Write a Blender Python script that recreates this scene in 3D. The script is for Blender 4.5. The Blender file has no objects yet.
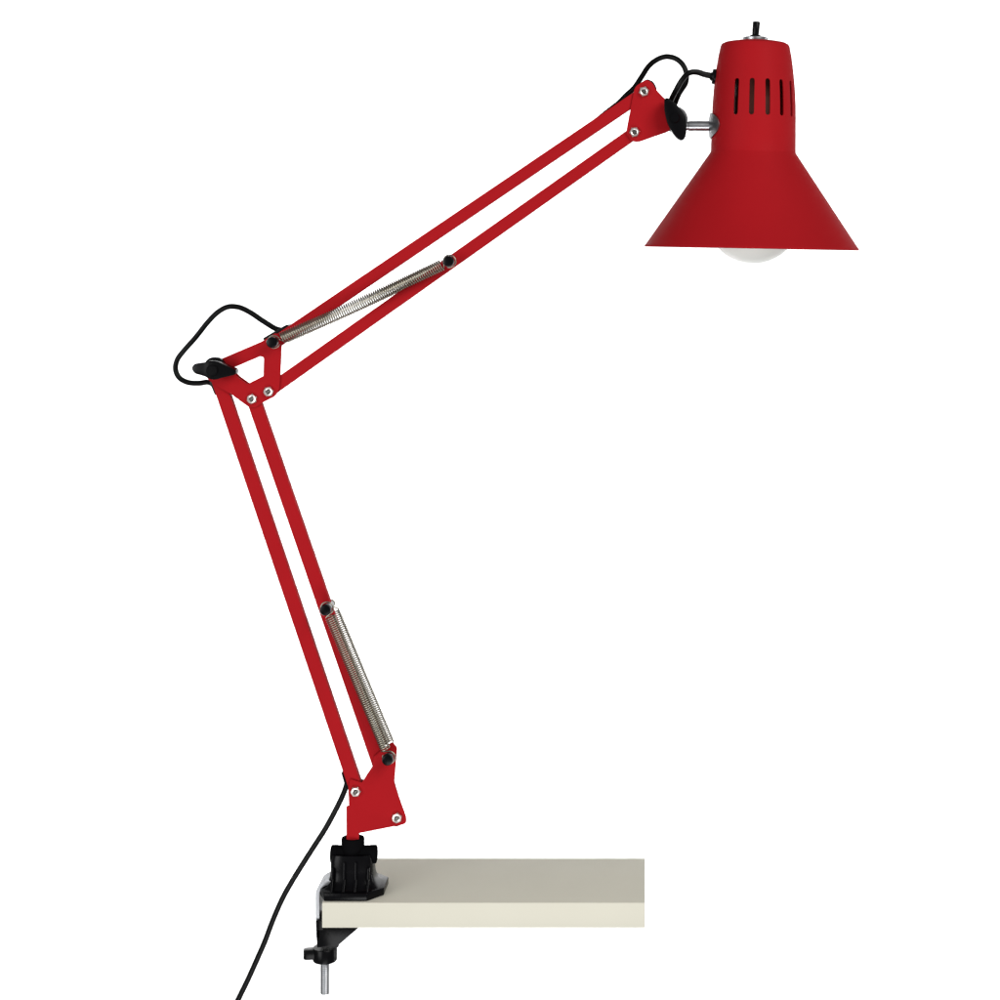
import bpy, bmesh, math, random
from mathutils import Vector, Matrix

scene = bpy.context.scene
COL = scene.collection
random.seed(4)

# ------------------------------------------------------------------ camera, world, lamps, exposure
S = 0.000775            # metres per photo pixel in the plane of the lamp's arms (y = 0)
D = 1.40                # camera distance to that plane
VX, VY = 645.0, 248.0   # level camera: where the optical axis meets the photo
cam_x, cam_z = (VX - 500) * S, (905 - VY) * S
cd = bpy.data.cameras.new('camera')
cam = bpy.data.objects.new('camera', cd)
COL.objects.link(cam)
cam.location = (cam_x, -D, cam_z)
cam.rotation_euler = (math.radians(90), 0, 0)
cd.sensor_width = 36
cd.lens = 36 * D / (1000 * S)
cd.shift_x = (500 - VX) / 1000
cd.shift_y = (VY - 500) / 1000
cd.clip_start, cd.clip_end = 0.05, 100
scene.camera = cam

w = bpy.data.worlds.new('World')
scene.world = w
w.use_nodes = True
bg = w.node_tree.nodes['Background']
bg.inputs[0].default_value = (1, 1, 1, 1)
bg.inputs[1].default_value = 0.23


def area(name, loc, target, sx, sy, power, col=(1, 1, 1)):
    l = bpy.data.lights.new(name, 'AREA')
    l.shape = 'RECTANGLE'
    l.size, l.size_y, l.energy, l.color = sx, sy, power, col
    o = bpy.data.objects.new(name, l)
    COL.objects.link(o)
    o.location = loc
    o.rotation_euler = (Vector(target) - Vector(loc)).to_track_quat('-Z', 'Y').to_euler()
    return o


area('key_softbox', (1.50, -1.85, 1.75), (0, 0, 0.3), 1.4, 1.4, 52, (1, 0.985, 0.965))
area('fill_softbox', (-1.7, -2.0, 0.45), (0, 0, 0.2), 1.4, 1.4, 35)
area('low_bulb_fill', (0.25, -1.7, -1.0), (0.1, 0, 0.4), 1.4, 0.8, 22)  # added fill from below, brightens the underside of the bulb
for lx_, lz_, sx_, sy_, pw_ in ((-2.2, 0.2, 0.4, 1.8, 27), (2.7, 0.1, 0.4, 2.2, 30), (0, 1.9, 1.8, 0.4, 15), (0, -1.7, 1.8, 0.4, 18)):
    l_ = area('backdrop_light', (lx_, 1.1, lz_), (-lx_ * 0.1 - 0.1, 2.6, 0.1 - (lz_ - 0.1) * 0.1), sx_, sy_, pw_)
    l_.data.spread = math.radians(120)

scene.view_settings.view_transform = 'Standard'
scene.view_settings.look = 'None'
scene.view_settings.exposure = 0
scene.view_settings.gamma = 1
scene.view_settings.use_curve_mapping = False


# ------------------------------------------------------------------ measuring helpers
def at(px, py, y=0.0):
    k = (D + y) / D * S
    return Vector((cam_x + (px - VX) * k, y, cam_z - (py - VY) * k))


def flat(px, py):
    p = at(px, py, 0)
    return p.x, p.z


# ------------------------------------------------------------------ materials
def mat(name, col, rough=0.5, metal=0.0, spec=0.5, noise=0.0, scale=60.0, bump=0.0, bscale=400.0,
        rvar=0.0, sss=0.0, coat=0.0):
    m = bpy.data.materials.new(name)
    m.use_nodes = True
    nt = m.node_tree
    b = nt.nodes['Principled BSDF']
    b.inputs['Base Color'].default_value = (*col, 1)
    b.inputs['Roughness'].default_value = rough
    b.inputs['Metallic'].default_value = metal
    b.inputs['Specular IOR Level'].default_value = spec
    if metal == 1:
        b.inputs['Specular Tint'].default_value = (.55, .55, .55, 1)
    if coat:
        b.inputs['Coat Weight'].default_value = coat
        b.inputs['Coat Roughness'].default_value = 0.25
    if sss:
        b.inputs['Subsurface Weight'].default_value = sss
        b.inputs['Subsurface Radius'].default_value = (.004, .004, .004)
    tc = nt.nodes.new('ShaderNodeTexCoord')
    if noise or rvar:
        n = nt.nodes.new('ShaderNodeTexNoise')
        n.inputs['Scale'].default_value = scale
        n.inputs['Detail'].default_value = 5
        nt.links.new(tc.outputs['Object'], n.inputs['Vector'])
        if noise:
            r = nt.nodes.new('ShaderNodeValToRGB')
            r.color_ramp.elements[0].position = 0.25
            r.color_ramp.elements[1].position = 0.75
            r.color_ramp.elements[0].color = (*[c * (1 - noise) for c in col], 1)
            r.color_ramp.elements[1].color = (*[min(1, c * (1 + noise)) for c in col], 1)
            nt.links.new(n.outputs['Fac'], r.inputs['Fac'])
            nt.links.new(r.outputs['Color'], b.inputs['Base Color'])
        if rvar:
            mr = nt.nodes.new('ShaderNodeMapRange')
            mr.inputs['To Min'].default_value = rough - rvar
            mr.inputs['To Max'].default_value = rough + rvar
            nt.links.new(n.outputs['Fac'], mr.inputs['Value'])
            nt.links.new(mr.outputs['Result'], b.inputs['Roughness'])
    if bump:
        n2 = nt.nodes.new('ShaderNodeTexNoise')
        n2.inputs['Scale'].default_value = bscale
        n2.inputs['Detail'].default_value = 3
        nt.links.new(tc.outputs['Object'], n2.inputs['Vector'])
        bp = nt.nodes.new('ShaderNodeBump')
        bp.inputs['Strength'].default_value = bump
        bp.inputs['Distance'].default_value = 0.0003
        nt.links.new(n2.outputs['Fac'], bp.inputs['Height'])
        nt.links.new(bp.outputs['Normal'], b.inputs['Normal'])
    return m


M = {
    'red': mat('red_enamel', (0.315, 0.0075, 0.011), 0.58, 0, 0.035, noise=0.04, scale=25, bump=0.04, bscale=900, rvar=0.06),
    'black': mat('black_plastic', (0.0022, 0.0022, 0.0028), 0.25, 0, 0.11, bump=0.12, bscale=700, rvar=0.07),
    'matte': mat('black_matte_plastic', (0.004, 0.004, 0.0045), 0.5, 0, 0.0, bump=0.12, bscale=700),
    'cord': mat('black_rubber', (0.0022, 0.0022, 0.0022), 0.30, 0, 0.10, bump=0.05, bscale=500),
    'steel': mat('zinc_plated_steel', (0.38, 0.39, 0.405), 0.33, 1, 0.5, noise=0.08, scale=200, bump=0.08, bscale=600, rvar=0.06),
    'nickel': mat('nickel_plated_nut', (0.86, 0.80, 0.76), 0.30, 1, 0.5, noise=0.06, scale=300, bump=0.05),
    'spring': mat('spring_steel', (0.36, 0.335, 0.275), 0.28, 1, 0.5, noise=0.08, scale=150),
    'dark': mat('dark_bolt_end', (0.16, 0.15, 0.14), 0.35, 1, 0.4),
    'board': mat('cream_laminate', (0.580, 0.563, 0.480), 0.6, 0, 0.06, noise=0.022, scale=14, bump=0.08, bscale=350, rvar=0.08),
    'bulb': mat('frosted_glass', (0.86, 0.86, 0.82), 0.35, 0, 0.25, noise=0.01, scale=40, sss=0.15),
    'socket': mat('socket_bakelite', (0.13, 0.035, 0.025), 0.5, 0, 0.3),
    'paper': mat('white_backdrop_paper', (0.9, 0.9, 0.9), 0.9, 0, 0.1, noise=0.01, scale=3),
}


# ------------------------------------------------------------------ mesh helpers (world coordinates)
def finish(name, bm, m, parent=None, angle=35):
    """link a world-space bmesh as one object with its origin at the middle of its bounds"""
    bmesh.ops.recalc_face_normals(bm, faces=bm.faces)
    co = [v.co for v in bm.verts]
    c = Vector([(min(p[i] for p in co) + max(p[i] for p in co)) / 2 for i in range(3)])
    bmesh.ops.translate(bm, verts=bm.verts, vec=-c)
    me = bpy.data.meshes.new(name)
    bm.to_mesh(me)
    bm.free()
    for ms in (m if isinstance(m, (list, tuple)) else [m]):
        me.materials.append(ms)
    for p in me.polygons:
        p.use_smooth = True
    me.set_sharp_from_angle(angle=math.radians(angle))
    o = bpy.data.objects.new(name, me)
    COL.objects.link(o)
    o['wp'] = list(c)
    if parent is not None:
        o.parent = parent
        o.location = c - Vector(parent['wp'])
    else:
        o.location = c
    return o


def round_poly(pts, r, n=4):
    out = []
    N = len(pts)
    for i in range(N):
        a, b, c = Vector(pts[i - 1][:2]), Vector(pts[i][:2]), Vector(pts[(i + 1) % N][:2])
        rr = pts[i][2] if len(pts[i]) > 2 else r
        d1, d2 = (a - b), (c - b)
        t = min(rr, d1.length * .45, d2.length * .45)
        if t < 0.05:
            out.append(b)
            continue
        p, q = b + d1.normalized() * t, b + d2.normalized() * t
        for k in range(n + 1):
            s = k / n
            out.append(p * (1 - s) ** 2 + b * 2 * s * (1 - s) + q * s * s)
    return out


def add_plate(bm, pts, y0, y1, r=1.5, holes=(), bev=0.0004, ref=None):
    """a plate cut to an outline (in the near face's plane), y0 (near) to y1 (far)"""
    ref = y0 if ref is None else ref
    t = bmesh.new()
    edges = []
    for loop in [pts] + list(holes):
        vs = []
        for q in round_poly(loop, r):
            p = at(q.x, q.y, ref)
            vs.append(t.verts.new((p.x, y0, p.z)))
        edges += [t.edges.new((vs[i], vs[(i + 1) % len(vs)])) for i in range(len(vs))]
    bmesh.ops.triangle_fill(t, use_beauty=True, use_dissolve=False, edges=edges)
    fs = list(t.faces)
    ex = bmesh.ops.extrude_face_region(t, geom=fs)
    nv = [e for e in ex['geom'] if isinstance(e, bmesh.types.BMVert)]
    bmesh.ops.translate(t, verts=nv, vec=(0, y1 - y0, 0))
    bmesh.ops.recalc_face_normals(t, faces=t.faces)
    if bev:
        es = [e for e in t.edges if len(e.link_faces) == 2 and e.calc_face_angle(0) > math.radians(50)
              and abs(e.verts[0].co.y - e.verts[1].co.y) < 1e-6]
        bmesh.ops.bevel(t, geom=es, offset=bev, segments=2, profile=0.5, affect='EDGES', clamp_overlap=True)
    merge(bm, t)


def merge(bm, t):
    me = bpy.data.meshes.new('tmp')
    t.to_mesh(me)
    t.free()
    bm.from_mesh(me)
    bpy.data.meshes.remove(me)


def bar_poly(p, q, wd):
    a, b = Vector(p), Vector(q)
    d = (b - a).normalized()
    n = Vector((-d.y, d.x)) * wd / 2
    return [a + n, b + n, b - n, a - n]


def add_lathe(bm, prof, origin, axis=(0, 0, 1), seg=64, cap=True):
    """prof: (radius, height) pairs in metres along axis from origin"""
    rot = Vector((0, 0, 1)).rotation_difference(Vector(axis)).to_matrix()
    rings = []
    for r, h in prof:
        if r < 1e-7:
            rings.append([bm.verts.new(rot @ Vector((0, 0, h)) + origin)])
        else:
            rings.append([bm.verts.new(rot @ Vector((r * math.cos(2 * math.pi * k / seg), r * math.sin(2 * math.pi * k / seg), h)) + origin)
                          for k in range(seg)])
    for a, b in zip(rings, rings[1:]):
        if len(a) == 1 and len(b) == 1:
            continue
        for k in range(seg):
            j = (k + 1) % seg
            if len(a) == 1:
                bm.faces.new((a[0], b[k], b[j]))
            elif len(b) == 1:
                bm.faces.new((a[k], a[j], b[0]))
            else:
                bm.faces.new((a[k], a[j], b[j], b[k]))
    if cap:
        for rg in (rings[0], rings[-1]):
            if len(rg) > 2:
                bm.faces.new(rg)


def cyl_prof(r, h0, h1, bev=0.0004):
    return [(r - bev, h0), (r, h0 + bev), (r, h1 - bev), (r - bev, h1)]


def spline(pts, per=10):
    P = [Vector(p) for p in pts]
    P = [P[0] * 2 - P[1]] + P + [P[-1] * 2 - P[-2]]
    out = []
    for i in range(1, len(P) - 2):
        p0, p1, p2, p3 = P[i - 1:i + 3]
        for k in range(per):
            t = k / per
            out.append(0.5 * ((2 * p1) + (p2 - p0) * t + (2 * p0 - 5 * p1 + 4 * p2 - p3) * t * t + (3 * p1 - p0 - 3 * p2 + p3) * t ** 3))
    out.append(P[-2])
    return out


def add_sweep(bm, pts, r, seg=12, flatten=None):
    prev = None
    n = None
    rings = []
    for i, p in enumerate(pts):
        tg = (pts[min(i + 1, len(pts) - 1)] - pts[max(i - 1, 0)]).normalized()
        if n is None:
            n = tg.orthogonal().normalized()
        else:
            n = (n - tg * n.dot(tg)).normalized()
        b = tg.cross(n)
        rr = r(i / (len(pts) - 1)) if callable(r) else r
        rings.append([bm.verts.new(p + (n * math.cos(2 * math.pi * k / seg) + b * math.sin(2 * math.pi * k / seg)) * rr) for k in range(seg)])
    for a, b in zip(rings, rings[1:]):
        for k in range(seg):
            j = (k + 1) % seg
            bm.faces.new((a[k], a[j], b[j], b[k]))
    bm.faces.new(rings[0])
    bm.faces.new(rings[-1])


def add_loft(bm, secs, cx, cy, seg=48):
    """secs: (z, half width x, half depth y, squareness)"""
    rings = []
    for z, hx, hy, n in secs:
        rg = []
        for k in range(seg):
            a = 2 * math.pi * k / seg
            c, s = math.cos(a), math.sin(a)
            rg.append(bm.verts.new((cx + hx * math.copysign(abs(c) ** (2 / n), c), cy + hy * math.copysign(abs(s) ** (2 / n), s), z)))
        rings.append(rg)
    for a, b in zip(rings, rings[1:]):
        for k in range(seg):
            j = (k + 1) % seg
            bm.faces.new((a[k], a[j], b[j], b[k]))
    bm.faces.new(rings[0])
    bm.faces.new(rings[-1])


def add_prism_z(bm, plan, z0, z1, bev=0.0005):
    """plan: (x, y) metres"""
    t = bmesh.new()
    f = t.faces.new([t.verts.new((x, y, z0)) for x, y in plan])
    ex = bmesh.ops.extrude_face_region(t, geom=[f])
    bmesh.ops.translate(t, verts=[e for e in ex['geom'] if isinstance(e, bmesh.types.BMVert)], vec=(0, 0, z1 - z0))
    bmesh.ops.recalc_face_normals(t, faces=t.faces)
    if bev:
        bmesh.ops.bevel(t, geom=list(t.edges), offset=bev, segments=2, profile=0.5, affect='EDGES', clamp_overlap=True)
    merge(bm, t)


# ------------------------------------------------------------------ setting: seamless white backdrop
bm = bmesh.new()
add_prism_z(bm, [(-3.4, 2.4), (3.6, 2.4), (3.6, 2.41), (-3.4, 2.41)], -1.9, 1.9, 0)
bd = finish('backdrop', bm, M['paper'])
bd['kind'] = 'structure'
bd['label'] = 'plain white paper backdrop behind the lamp'

# ------------------------------------------------------------------ the board the lamp is clamped to
BY0, BY1 = -0.026, 0.0742
p_tl, p_br = at(322, 902.7, BY0), at(645, 928, BY0)
ZT, ZB = p_tl.z, p_br.z
bm = bmesh.new()
add_prism_z(bm, [(p_tl.x, BY0), (p_br.x, BY0), (p_br.x, BY1), (p_tl.x, BY1)], ZB, ZT, 0.0006)
board = finish('table_board', bm, M['board'])
board['label'] = 'cream laminated table board with the clamp of the red lamp on its left end'
board['category'] = 'table top'

# ------------------------------------------------------------------ the lamp
lamp = bpy.data.objects.new('desk_lamp', None)
COL.objects.link(lamp)
lamp.empty_display_size = 0.05
lx, _ = flat(353.5, 891)
lamp.location = (lx, 0, ZT)
lamp['wp'] = [lx, 0, ZT]
lamp['label'] = 'red swing-arm desk lamp with a conical shade, clamped to the cream board'
lamp['category'] = 'desk lamp'

PT = 0.0014             # plate thickness
PN, PF = -0.0050, 0.0036   # near faces of the near and the far plate
BN, BF = -0.0034, 0.0034   # bars, between the plates

# arm bars
for p, q, wd in (((213, 371.5 - 6), (358.5, 797), 13.2), ((250, 391), (399, 823), 13.2),
                 ((272, 344.5), (647, 90.5), 12.0), ((265, 393.6), (638, 130), 12.2)):
    bm = bmesh.new()
    add_plate(bm, [tuple(v) for v in bar_poly(p, q, wd)], BN, BF, r=1.2, bev=0.0009)
    finish('arm_bar', bm, M['red'], lamp)


def nut(px, py, parent, r=5.4, face=PN):
    c = at(px, py, face - 0.002)
    bm = bmesh.new()
    a0 = random.uniform(0, 1)
    R, h = r * S, 0.0028
    # hexagonal nut with a chamfered face and a bore
    N = 48
    rings = []
    for rad, yy, hexa in ((2.5 * S, 0.0006, False), (2.5 * S, -h * .93, False), (3.1 * S, -h, False), (4.2 * S, -h, False), (R, -h * .72, True), (R, 0.0015, True)):
        rg = []
        for k in range(N):
            a = a0 + 2 * math.pi * k / N
            rr = rad
            if hexa:
                u = (2 * math.pi * k / N) % (math.pi / 3) - math.pi / 6
                rr = rad * math.cos(math.pi / 6) / math.cos(u)
            rg.append(bm.verts.new((c.x + rr * math.cos(a), face + yy, c.z + rr * math.sin(a))))
        rings.append(rg)
    for a, b in zip(rings, rings[1:]):
        for k in range(N):
            j = (k + 1) % N
            bm.faces.new((a[k], a[j], b[j], b[k]))
    o = finish('nut', bm, M['nickel'], parent)
    bm = bmesh.new()
    add_lathe(bm, [(0, 0), (1.5 * S, 0), (2.1 * S, .0004), (2.1 * S, .0035)], Vector((c.x, face - h - 0.0006, c.z)), (0, 1, 0), 20)
    f = finish('bolt_end', bm, M['dark'], parent)
    return o


def bracket(name, pts, r, holes=(), rear=None):
    bm = bmesh.new()
    add_plate(bm, pts, PN, PN + PT, r, holes)
    # the rear cheek is cut a little smaller
    bmr = lambda L, k: [tuple([mx + (q[0] - mx) * k, my + (q[1] - my) * k]) + tuple(q[2:]) for q in L]
    mx, my = sum(q[0] for q in pts) / len(pts), sum(q[1] for q in pts) / len(pts)
    add_plate(bm, bmr(rear or pts, .93), PF, PF + PT, r, [bmr(h, 1.02) for h in holes], ref=PN)
    return finish(name, bm, M['red'], lamp)


# head bracket
hb = bracket('head_bracket', [(646, 79.3, 4), (652.5, 82.5, 3), (656, 89.5), (666, 100), (670, 131, 3), (638, 142.2, 3), (631.5, 141, 2.5),
                              (626, 133, 2.5), (627, 127), (634.7, 87, 4)], 1.5)
nut(644, 91.5, hb)
nut(634.5, 132, hb)
bm = bmesh.new()
add_plate(bm, [(640, 84, 3), (646.5, 78.6, 3), (653.5, 81.5, 3), (657.5, 89.5, 3), (652, 96, 2), (643, 97, 2)], -0.0033, 0.0033, 2)
finish('bar_end_plug', bm, M['black'], lamp)

# elbow bracket with its window
eb = bracket('elbow_bracket', [(205, 366, 4), (215, 361.5, 2), (262.5, 341.2, 3), (276, 332.5, 3), (281.8, 338, 3), (280.3, 374, 1), (279.2, 389, 3),
                               (275.5, 396, 3), (262.5, 402.6, 2), (256, 407.5, 2), (249.5, 407.5, 2), (243, 403), (231, 394, 1), (217, 386, 3), (207, 379, 4)], 1.5,
             [[(231, 368.8, 1), (260.5, 356.2, 3.5), (263.9, 357.5, 3), (263.3, 376, .6), (247.3, 384.2, 1), (236.5, 376.5, 2)]])
nut(251.6, 399, eb)
nut(268.2, 391.7, eb)

# base bracket, with the tang that goes down into the socket
bb = bracket('base_bracket', [(348.2, 789, 2), (350, 779, 2), (361.6, 782.8, 1), (372.6, 766), (373.5, 757), (388, 744.6), (392.6, 742.4, 1.5), (397, 748, 2), (394.1, 784, 2),
                              (406.2, 817.6, 2), (406, 823, 2), (402.8, 824.6, 1), (359, 833.2, .6), (358.6, 842, .3), (346.5, 842, .3), (346.3, 806.6, .5), (349, 805.8, .5)], 1.0,
             rear=[(350, 789, 2), (352, 780, 2), (361.6, 782.8, 1), (372.6, 766), (373.5, 757), (388, 744.6), (394, 748, 2), (394.1, 784, 2), (404, 817.6, 2), (402.8, 822, 1), (352, 832, .6)])
nut(355.5, 792, bb)
nut(396.7, 818.2, bb)
bm = bmesh.new()
add_plate(bm, [(391, 818), (402, 816), (405.4, 823.4), (395, 827.2)], -0.0033, 0.0033, 1.5)
finish('bar_end_plug', bm, M['black'], lamp)
c = at(352.4, 840, 0)
bm = bmesh.new()
add_lathe(bm, cyl_prof(5.4 * S, -0.006, 0.022), Vector((c.x, 0, c.z)), (0, 0, 1), 40)
finish('pivot_pin', bm, M['red'], lamp)


# spring pins with their black caps, and the two springs hooked over each pair
PY = 0.0195


def pin(px, py):
    c = at(px, py, -PY)
    bm = bmesh.new()
    add_lathe(bm, [(3.2 * S, -PY + .001), (3.6 * S, -PY + .0015), (3.6 * S, 0.0040), (2.3 * S, 0.0042), (2.3 * S, 0.0092), (2.0 * S, 0.0096)], Vector((c.x, 0, c.z)), (0, 1, 0), 24)
    o = finish('spring_pin', bm, M['steel'], lamp)
    for s in (-1,):
        bm = bmesh.new()
        add_lathe(bm, [(0, .0002), (3.2 * S, 0), (4.9 * S, .0004), (5.5 * S, .0014), (5.5 * S, .0056), (5.0 * S, .006), (0, .006)],
                  Vector((c.x, s * (PY + .0004), c.z)), (0, -s, 0), 36, cap=False)
        finish('pin_cap', bm, M['black'], o)
    return Vector((c.x, 0, c.z))


def spring(a, b, y, rad=5.55 * S, wire=0.60 * S, pitch=2.3 * S, bow=0.0):
    a = Vector((a.x, y, a.z))
    b = Vector((b.x, y, b.z))
    ax = (b - a).normalized()
    u = Vector((0, 1, 0))
    v = ax.cross(u)
    off = 8.5 * S
    L = (b - a).length - 2 * off
    turns = round(L / pitch)
    n = turns * 14
    pts = []
    ring = (6.3 if y < 0 else 3.2) * S

    def hook(c, dirv, y_off):
        h = []
        for k in range(0, 19):
            t = math.pi * 1.75 * k / 18 - math.pi * 0.75
            h.append(c + dirv * ring * math.cos(t) + v * ring * math.sin(t))
        return h
    # open hook round the first pin
    pts += hook(a, -ax, 0)
    coil = []
    ph0 = random.uniform(0, 6)
    for k in range(n + 1):
        t = k / n
        ang = ph0 + 2 * math.pi * turns * t
        c = a + ax * (off + L * t) + v * bow * math.sin(math.pi * t)
        coil.append(c + (u * math.cos(ang) + v * math.sin(ang)) * rad)
    tail = hook(b, ax, 0)
    pts = [p for p in pts] + coil + list(reversed(tail))
    bm = bmesh.new()
    add_sweep(bm, pts, wire, 6)
    return finish('spring', bm, M['spring'], lamp, angle=80)


u0, u1 = pin(271.5, 342.5), pin(448.3, 261.3)
l0, l1 = pin(325, 610.5), pin(387.2, 760.5)
for y in (-0.0112, 0.0088):
    spring(u0, u1, y, rad=5.5 * S, bow=-1.0 * S)
    spring(l0, l1, y, rad=4.75 * S, pitch=2.12 * S, wire=0.72 * S)


# wing knobs
def add_disc(bm, px, py, r, y0, y1, bev=0.0005):
    c = at(px, py, y0)
    add_lathe(bm, cyl_prof(r * S, 0, y1 - y0, bev), Vector((c.x, y0, c.z)), (0, 1, 0), 40)


bm = bmesh.new()
add_plate(bm, [(191.3, 368.3, 3), (194, 363.8, 3), (204.5, 362.6, 3), (208.5, 360.8, 3), (216, 361, 4), (228.5, 366.8, 3), (234.6, 369.3, 3), (236.2, 372.3, 2), (234.2, 375, 2),
               (222, 377.8, 3), (216.5, 379.6, 3), (210.5, 379.6, 3), (205, 376.4, 3), (194.5, 373.6, 3)], -0.0215, -0.0105, 2, bev=0.0013)
k = finish('wing_knob', bm, M['black'], lamp)
bm = bmesh.new()
add_disc(bm, 211.7, 370.6, 5.7, -0.0232, -0.0214, 0.0008)
finish('knob_hub', bm, M['black'], k)
bm = bmesh.new()
add_disc(bm, 215.5, 366.8, 9.4, -0.0102, -0.0052)
add_disc(bm, 213.5, 366.8, 9.6, 0.0052, 0.0105)
add_disc(bm, 213, 370, 3.5, -0.0120, 0.0130)
finish('pivot_washer', bm, M['black'], lamp)

bm = bmesh.new()
add_plate(bm, [(664.3, 98.8, 2), (667.5, 97.6, 2), (676, 103.8, 3), (683.5, 112.3, 3), (686.2, 117, 3), (686.6, 130, 3), (685.6, 137.5, 2.5), (681.6, 140.8, 2.5),
               (676.8, 138.2, 2.5), (671, 130.5, 3), (667, 122, 3), (664.4, 110, 3)], -0.0205, -0.0095, 2, bev=0.0013)
k = finish('wing_knob', bm, M['black'], lamp)
bm = bmesh.new()
add_disc(bm, 674.8, 117.8, 5.2, -0.0222, -0.0204, 0.0008)
finish('knob_hub', bm, M['black'], k)

# swivel bolt: flat eye behind the knob, shank to the shade
bm = bmesh.new()
add_disc(bm, 674.8, 119.3, 13.0, -0.0034, -0.0018, 0.0003)
p, q = at(683, 126.2, 0), at(712.5, 126.2, 0)
add_lathe(bm, [(4.4 * S, 0), (4.4 * S, 5 * S), (5.0 * S, 5.6 * S), (5.0 * S, (q - p).length)], Vector((p.x, -0.0020, p.z)), (1, 0, 0), 32)
sb = finish('swivel_bolt', bm, M['steel'], lamp)
bm = bmesh.new()
add_disc(bm, 674.5, 119.5, 4, -0.0115, 0.012)
finish('pivot_washer', bm, M['black'], lamp)

# ---------------- shade (turned profile, bored slots)
TILT = math.radians(1.05)
rim = at(751.4, 248.6, 0)
axis = Vector((math.sin(TILT), 0, math.cos(TILT)))
outer = [(106.5, 0.15), (106.9, 0.6), (107.0, 1.3), (106.6, 2.1), (105.6, 3.0), (43.0, 95.2), (42.4, 96.6), (42.2, 110), (41.9, 130), (41.6, 143), (40.7, 158), (39.7, 168), (38.2, 181), (36.4, 193), (34.6, 201.5),
         (33.4, 204), (30.5, 205.6), (24, 206.8), (14, 207.6), (0, 207.9)]
inner = [(0, 206.0), (24, 205.0), (30, 203.6), (32.6, 201.6), (36.8, 181), (38.4, 168), (39.4, 158), (40.3, 143), (40.8, 110), (41, 97.2), (41.6, 95.4), (104.6, 2.4), (105.2, 0.3), (105.9, 0)]
bm = bmesh.new()
pr = [(r * S, h * S) for r, h in outer + inner]
pr.append(pr[0])
seg = 128
rot = Vector((0, 0, 1)).rotation_difference(axis).to_matrix()
rings = []
for r, h in pr[:-1]:
    if r < 1e-7:
        rings.append([bm.verts.new(Vector((0, 0, h)))])
    else:
        rings.append([bm.verts.new((r * math.cos(2 * math.pi * k / seg), r * math.sin(2 * math.pi * k / seg), h)) for k in range(seg)])
rings.append(rings[0])
for a, b in zip(rings, rings[1:]):
    if len(a) == 1 and len(b) == 1:
        continue
    for k in range(seg):
        j = (k + 1) % seg
        if len(a) == 1:
            bm.faces.new((a[0], b[k], b[j]))
        elif len(b) == 1:
            bm.faces.new((a[k], a[j], b[0]))
        else:
            bm.faces.new((a[k], a[j], b[j], b[k]))
bmesh.ops.recalc_face_normals(bm, faces=bm.faces)
me = bpy.data.meshes.new('lamp_shade')
bm.to_mesh(me)
bm.free()
tmp = bpy.data.objects.new('lamp_shade', me)
COL.objects.link(tmp)
# slot cutters
cb = bmesh.new()
for base in (0, 180):
    for k in range(5):
        th = math.radians(-90 + base + (-28.8 + 22.2 * k))
        d = Vector((math.cos(th), math.sin(th), 0))
        s_ = Vector((-math.sin(th), math.cos(th), 0))
        hw, h0, h1 = 2.45 * S, 131 * S, 167 * S
        out = []
        for i in range(9):
            a = math.pi * i / 8
            out.append((math.cos(a) * hw, h1 - hw + math.sin(a) * hw))
        for i in range(9):
            a = math.pi + math.pi * i / 8
            out.append((math.cos(a) * hw, h0 + hw + math.sin(a) * hw))
        A = [cb.verts.new(d * 30 * S + s_ * u + Vector((0, 0, z))) for u, z in out]
        B = [cb.verts.new(d * 50 * S + s_ * u + Vector((0, 0, z))) for u, z in out]
        cb.faces.new(A)
        cb.faces.new(B)
        for i in range(len(out)):
            j = (i + 1) % len(out)
            cb.faces.new((A[i], A[j], B[j], B[i]))
bmesh.ops.recalc_face_normals(cb, faces=cb.faces)
cme = bpy.data.meshes.new('cutter')
cb.to_mesh(cme)
cb.free()
cut = bpy.data.objects.new('cutter', cme)
COL.objects.link(cut)
md = tmp.modifiers.new('slots', 'BOOLEAN')
md.operation = 'DIFFERENCE'
md.object = cut
md.solver = 'EXACT'
dg = bpy.context.evaluated_depsgraph_get()
res = bpy.data.meshes.new_from_object(tmp.evaluated_get(dg))
bpy.data.objects.remove(tmp)
bpy.data.objects.remove(cut)
bm = bmesh.new()
bm.from_mesh(res)
bmesh.ops.transform(bm, matrix=Matrix.Translation(rim) @ rot.to_4x4(), verts=bm.verts)
shade = finish('lamp_shade', bm, M['red'], lamp, angle=28)


def on_axis(h, y=0):
    return rim + axis * (h * S)


# switch on top
bm = bmesh.new()
N = 48
add_lathe(bm, [(12.2 * S, -1 * S), (12.4 * S, -.6 * S), (12.4 * S, 2.7 * S), (11.9 * S, 3.2 * S), (6 * S, 3.3 * S)], on_axis(208.0), axis, 48)
finish('switch_nut', bm, M['steel'], shade)
bm = bmesh.new()
o_ = on_axis(211.4)
add_lathe(bm, [(6.6 * S, 0), (6.2 * S, .8 * S), (4.6 * S, 2.2 * S), (3.4 * S, 2.6 * S)], o_, axis, 32)
ax2 = Vector((math.sin(math.radians(4.5)), -0.03, math.cos(math.radians(4.5)))).normalized()
add_lathe(bm, [(3.3 * S, 0), (3.6 * S, 6 * S), (3.7 * S, 14 * S), (3.3 * S, 15 * S), (2.0 * S, 15.3 * S)], o_ + axis * .5 * S, ax2, 28)
finish('switch_toggle', bm, M['black'], shade)

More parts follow.
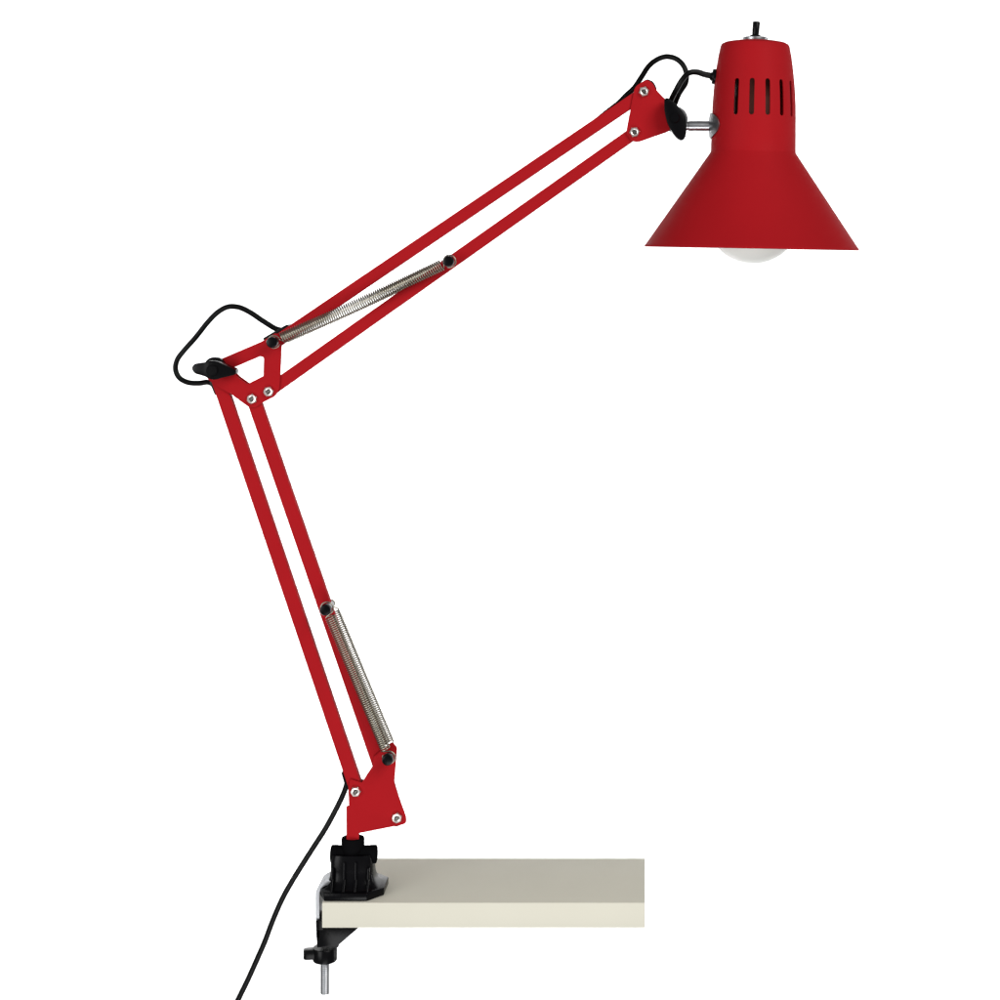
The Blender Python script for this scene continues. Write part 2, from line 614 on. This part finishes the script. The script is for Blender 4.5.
# cord grommet on the side of the housing
g = at(718, 77.0, 0)
bm = bmesh.new()
add_lathe(bm, [(4.2 * S, -2 * S), (4.2 * S, 1.2 * S), (6.4 * S, 1.4 * S), (7.6 * S, 2.2 * S), (7.8 * S, 4.5 * S), (7.2 * S, 5.8 * S), (4.6 * S, 6.2 * S), (3.5 * S, 8 * S)], g, (-1, 0, 0.09), 36)
finish('cord_grommet', bm, M['black'], shade)

# saddle washer, bent round the housing
bm = bmesh.new()
hc = on_axis(248.6 - 126.6)
R0 = 42.35 * S
nU, nV = 24, 16
amax = math.radians(35)


def saddle(rr, grow):
    rows = []
    for i in range(nU + 1):
        a = -amax + 2 * amax * i / nU
        half = 12.6 * S * math.sqrt(max(0.0, 1 - (a / amax) ** 2)) + 0.15 * S
        row = []
        for j in range(nV + 1):
            z = -half + 2 * half * j / nV
            e = (a / amax) ** 2 + (z / (12.7 * S)) ** 2
            r2 = rr + grow * max(0, 1 - e)
            row.append(bm.verts.new(hc + rot @ Vector((-r2 * math.cos(a), r2 * math.sin(a), z))))
        rows.append(row)
    return rows


ro, ri = saddle(R0 + 1.5 * S, 1.6 * S), saddle(R0 + 0.2 * S, 0)
for rows in (ro, ri):
    for i in range(nU):
        for j in range(nV):
            bm.faces.new((rows[i][j], rows[i + 1][j], rows[i + 1][j + 1], rows[i][j + 1]))
for i in range(nU):
    for j in (0, nV):
        bm.faces.new((ro[i][j], ro[i + 1][j], ri[i + 1][j], ri[i][j]))
for j in range(nV):
    for i in (0, nU):
        bm.faces.new((ro[i][j], ro[i][j + 1], ri[i][j + 1], ri[i][j]))
finish('saddle_washer', bm, M['steel'], sb)

# bulb and its socket inside the shade
bm = bmesh.new()
bc = 48.0
pts_ = []
for k in range(0, 25):
    a = -math.pi / 2 + math.pi * 0.68 * k / 24
    pts_.append((bc * math.cos(a), 33 + bc * math.sin(a)))
pts_[0] = (0, 33 - bc)
pts_ += [(36, 68), (26, 84), (20, 96), (17, 110)]
bulb_o = rim + axis * 0
add_lathe(bm, [(r * S, h * S) for r, h in pts_], bulb_o + Vector((1.2 * S, 0, 0)), axis, 64)
bulb = finish('light_bulb', bm, M['bulb'], lamp)
bm = bmesh.new()
add_lathe(bm, [(19 * S, 106 * S), (21 * S, 108 * S), (21 * S, 150 * S), (19.5 * S, 153 * S), (19.5 * S, 186 * S), (10 * S, 190 * S), (6 * S, 206 * S)], bulb_o, axis, 48)
finish('bulb_socket', bm, M['socket'], bulb)

# ---------------- clamp
PX = 353.6
hz = lambda h: ZT + (h - 2.2) * S                      # height above the board, in photo pixels
bx = lambda px: flat(px, 900)[0]
bm = bmesh.new()
add_prism_z(bm, [(bx(329.5), -.0238), (bx(371.5), -.0238), (bx(386), -.0105), (bx(386), .0140), (bx(372), .0238), (bx(330), .0238), (bx(322.5), .014), (bx(322.5), -.0105)], ZT + 0.0001, hz(10.0), 0.0009)
add_loft(bm, [(hz(9.8), 28.5 * S, .0185, 4), (hz(11.5), 26 * S, .0165, 4), (hz(14.5), 24 * S, .0145, 4), (hz(19), 22.2 * S, .0130, 4), (hz(26), 21.3 * S, .0125, 4), (hz(35), 21.2 * S, .0122, 4), (hz(41), 20 * S, .011, 4)],
         bx(PX - .6), 0)
cbse = None
# stiffening ribs on front and back
for s in (-1, 1):
    for x0, x1, top in ((346.4, 348.4, 36), (357.8, 359.8, 36), (334.5, 336.5, 30), (370, 372, 30)):
        t = bmesh.new()
        vs = []
        for (yy, hh) in ((s * .0100, 9.8), (s * .0205, 9.8), (s * .0150, 20), (s * .0136, top), (s * .0100, top)):
            vs.append((yy, hz(hh)))
        A = [t.verts.new((bx(x0), yy, z)) for yy, z in vs]
        B = [t.verts.new((bx(x1), yy, z)) for yy, z in vs]
        t.faces.new(A)
        t.faces.new(B)
        for i in range(5):
            j = (i + 1) % 5
            t.faces.new((A[i], A[j], B[j], B[i]))
        bmesh.ops.recalc_face_normals(t, faces=t.faces)
        bmesh.ops.bevel(t, geom=list(t.edges), offset=.0003, segments=2, profile=.5, affect='EDGES', clamp_overlap=True)
        merge(bm, t)
cbse = finish('clamp_base', bm, M['black'], lamp)
bm = bmesh.new()
o_ = Vector((bx(331.4), 0, hz(38.9)))
add_lathe(bm, cyl_prof(8.4 * S, 0, 45.0 * S, .0007), o_, (1, 0, 0), 40)
for x_ in (331.2, 369.5):
    add_lathe(bm, cyl_prof(9.0 * S, 0, 7.2 * S, .0007), Vector((bx(x_), 0, hz(38.6))), (1, 0, 0), 40)
finish('hinge_barrel', bm, M['matte'], cbse)
bm = bmesh.new()
cc = Vector((bx(352.9), 0, hz(30)))
add_lathe(bm, [(8 * S, 0), (10.6 * S, 5 * S), (11.2 * S, 9 * S), (11.4 * S, 24.4 * S), (11.0 * S, 25.2 * S), (8.2 * S, 25.4 * S), (6.2 * S, 24.8 * S)], cc, axis=(0, 0, 1), seg=44)
finish('swivel_collar', bm, M['matte'], cbse)

# bent steel strap round the board's end
path = [(338, 877.6), (332, 877.8), (326.5, 879.2), (322.5, 882.2), (320.4, 886.5), (320.0, 892), (320.1, 906), (320.2, 932)]
sp = [Vector(flat(a, b)) for a, b in path]
smooth = [Vector((v.x, v.y)) for v in spline([Vector((p.x, p.y, 0)) for p in sp], 6)]
bm = bmesh.new()
hw, th = 0.0115, 1.8 * S
rows = []
for i, p in enumerate(smooth):
    tg = (smooth[min(i + 1, len(smooth) - 1)] - smooth[max(0, i - 1)]).normalized()
    n = Vector((-tg.y, tg.x))
    rows.append([bm.verts.new((p.x + n.x * th * a, b * hw, p.y + n.y * th * a)) for a, b in ((-1, -1), (1, -1), (1, 1), (-1, 1))])
for a, b in zip(rows, rows[1:]):
    for k in range(4):
        bm.faces.new((a[k], a[(k + 1) % 4], b[(k + 1) % 4], b[k]))
bm.faces.new(rows[0])
bm.faces.new(rows[-1])
finish('clamp_strap', bm, M['steel'], lamp)

# lower jaw, tightening knob and threaded rod
bm = bmesh.new()
zj = ZB - .0002
pj = lambda px, py, y=-.0115: at(px, py, y)
top_py = VY + (cam_z - zj) / (S * (D - .0115) / D)
add_plate(bm, [(316, 920.5, .6), (318.2, 920.2, .4), (318.3, top_py, .1), (366.2, top_py, .6), (338.4, 945.2, 1), (338.2, 947.5, .5), (317, 947.5, .8)], -.0115, .0115, .6, bev=.0006)
add_plate(bm, [(316, 920.5, .5), (323.0, 920.5, .3), (323.0, 930, .3), (316.4, 930, .3)], -.0135, -.0117, .3, bev=.0003)
finish('clamp_jaw', bm, M['black'], lamp)
kx, kz = flat(325, 954.5)
kt = flat(325, 946.6)[1]
kb = flat(325, 960.6)[1]
bm = bmesh.new()
add_lathe(bm, [(8 * S, 0), (11.4 * S, .3 * S), (12.1 * S, 1.2 * S), (12.1 * S, (kt - kb) - 1.2 * S), (11.5 * S, (kt - kb) - .3 * S), (6 * S, kt - kb)], Vector((kx, 0, kb)), (0, 0, 1), 48)
for ang, ln in ((math.radians(190), 21.2), (math.radians(10), 11.9)):
    d = Vector((math.cos(ang), math.sin(ang)))
    n = Vector((-d.y, d.x))
    pl = []
    for u, v in ((0, -6.5), (ln - 2, -5), (ln, -3), (ln, 3), (ln - 2, 5), (0, 6.5)):
        q = Vector((kx, 0)) + d * u * S + n * v * S
        pl.append((q.x, q.y))
    add_prism_z(bm, pl, kb + 3.4 * S, kt - 1.4 * S, .0006)
knob = finish('tightening_knob', bm, M['black'], lamp)
bm = bmesh.new()
z0 = flat(325, 993.3)[1]
L = kb + 4 * S - z0
pitch = 1.9 * S
segs = 24
nr = int(L / pitch * 8)
rings = []
for i in range(nr + 1):
    z = z0 + L * i / nr
    rg = []
    for k_ in range(segs):
        a = 2 * math.pi * k_ / segs
        ph = (z / pitch - k_ / segs) % 1
        tri = 1 - abs(2 * ph - 1)
        rr = (4.05 + 0.55 * tri) * S
        rg.append(bm.verts.new((kx + rr * math.cos(a), rr * math.sin(a), z)))
    rings.append(rg)
for a, b in zip(rings, rings[1:]):
    for k_ in range(segs):
        j = (k_ + 1) % segs
        bm.faces.new((a[k_], a[j], b[j], b[k_]))
bm.faces.new(rings[0])
bm.faces.new(rings[-1])
finish('threaded_rod', bm, M['steel'], lamp, angle=60)

# ---------------- power cord, from the shade down along both arms and out past the clamp
cp = [(713, 76.2, 0), (705, 74.6, -.001), (697, 72.2, -.003), (689, 73, -.005), (682.3, 79.5, -.005), (676.3, 89.5, -.002), (671.5, 99, .003), (668.5, 108, .0085), (671, 113, .015), (674.8, 104, .014), (679.2, 93.5, .009),
      (685.6, 83, .008), (686.4, 74, .007), (683, 65, .008), (676, 58.8, .010), (666.5, 56.6, .012), (657, 59.6, .013), (648.5, 66.5, .013), (641.5, 77, .013), (634.5, 87.5, .0125), (627, 94.5, .011), (618, 103.5, .0095),
      (604, 114.5, .009)]
for x_ in (560, 500, 440, 380, 330, 308):
    cp.append((x_, 343.5 - .6784 * (x_ - 275), .009))
cp += [(296, 326, .010), (287, 329.5, .0105), (277, 329.2, .011), (263.5, 321.3, .011), (250, 312.3, .011), (238.5, 307.2, .011), (227.5, 307, .011), (217.3, 312.6, .011), (207.5, 322.5, .011), (195.6, 337.5, .011), (184, 350.5, .011),
       (177.2, 360, .011), (175.6, 369.5, .011), (179.4, 377.8, .011), (188, 382.4, .011), (199, 383.2, .011), (208, 382.2, .0115), (214.5, 386, .0115), (220, 396, .0105), (226.5, 409, .0095)]
for y_ in (440, 500, 560, 620, 680, 735, 758):
    cp.append((232.3 + .3355 * (y_ - 420) - 1, y_, .0092))
cp += [(346.6, 772, .0095), (346.6, 784, .0105), (342.2, 796.5, .011), (334, 813, .011), (324.6, 830, .011), (312, 849.5, .011), (300.5, 867.5, .011), (291, 883, .011), (283.2, 897, .011), (276.5, 911.5, .011),
       (270.6, 926, .011), (264.6, 942, .011), (257.6, 958, .011), (248.4, 978.5, .011), (238.4, 999, .011), (226, 1024, .012), (216, 1050, .013), (210, 1080, .014)]
bm = bmesh.new()
add_sweep(bm, spline([at(*p) for p in cp], 9), lambda t: (2.75 + .45 * max(0, 1 - t / .055)) * S, 12)
finish('power_cord', bm, M['cord'], lamp, angle=60)

# black clips that hold the cord against the arms
for p, q, wd in (((264, 340.6), (288.5, 326.6), 5.5), ((211.8, 380.5), (217.8, 394.5), 6), ((343.4, 771.5), (348.6, 789.5), 5)):
    bm = bmesh.new()
    add_plate(bm, [tuple(v) for v in bar_poly(p, q, wd)], -.0020, .0125, r=2.0, bev=.0006)
    finish('cord_clip', bm, M['black'], lamp)

for o in bpy.data.objects:
    if 'wp' in o:
        del o['wp']
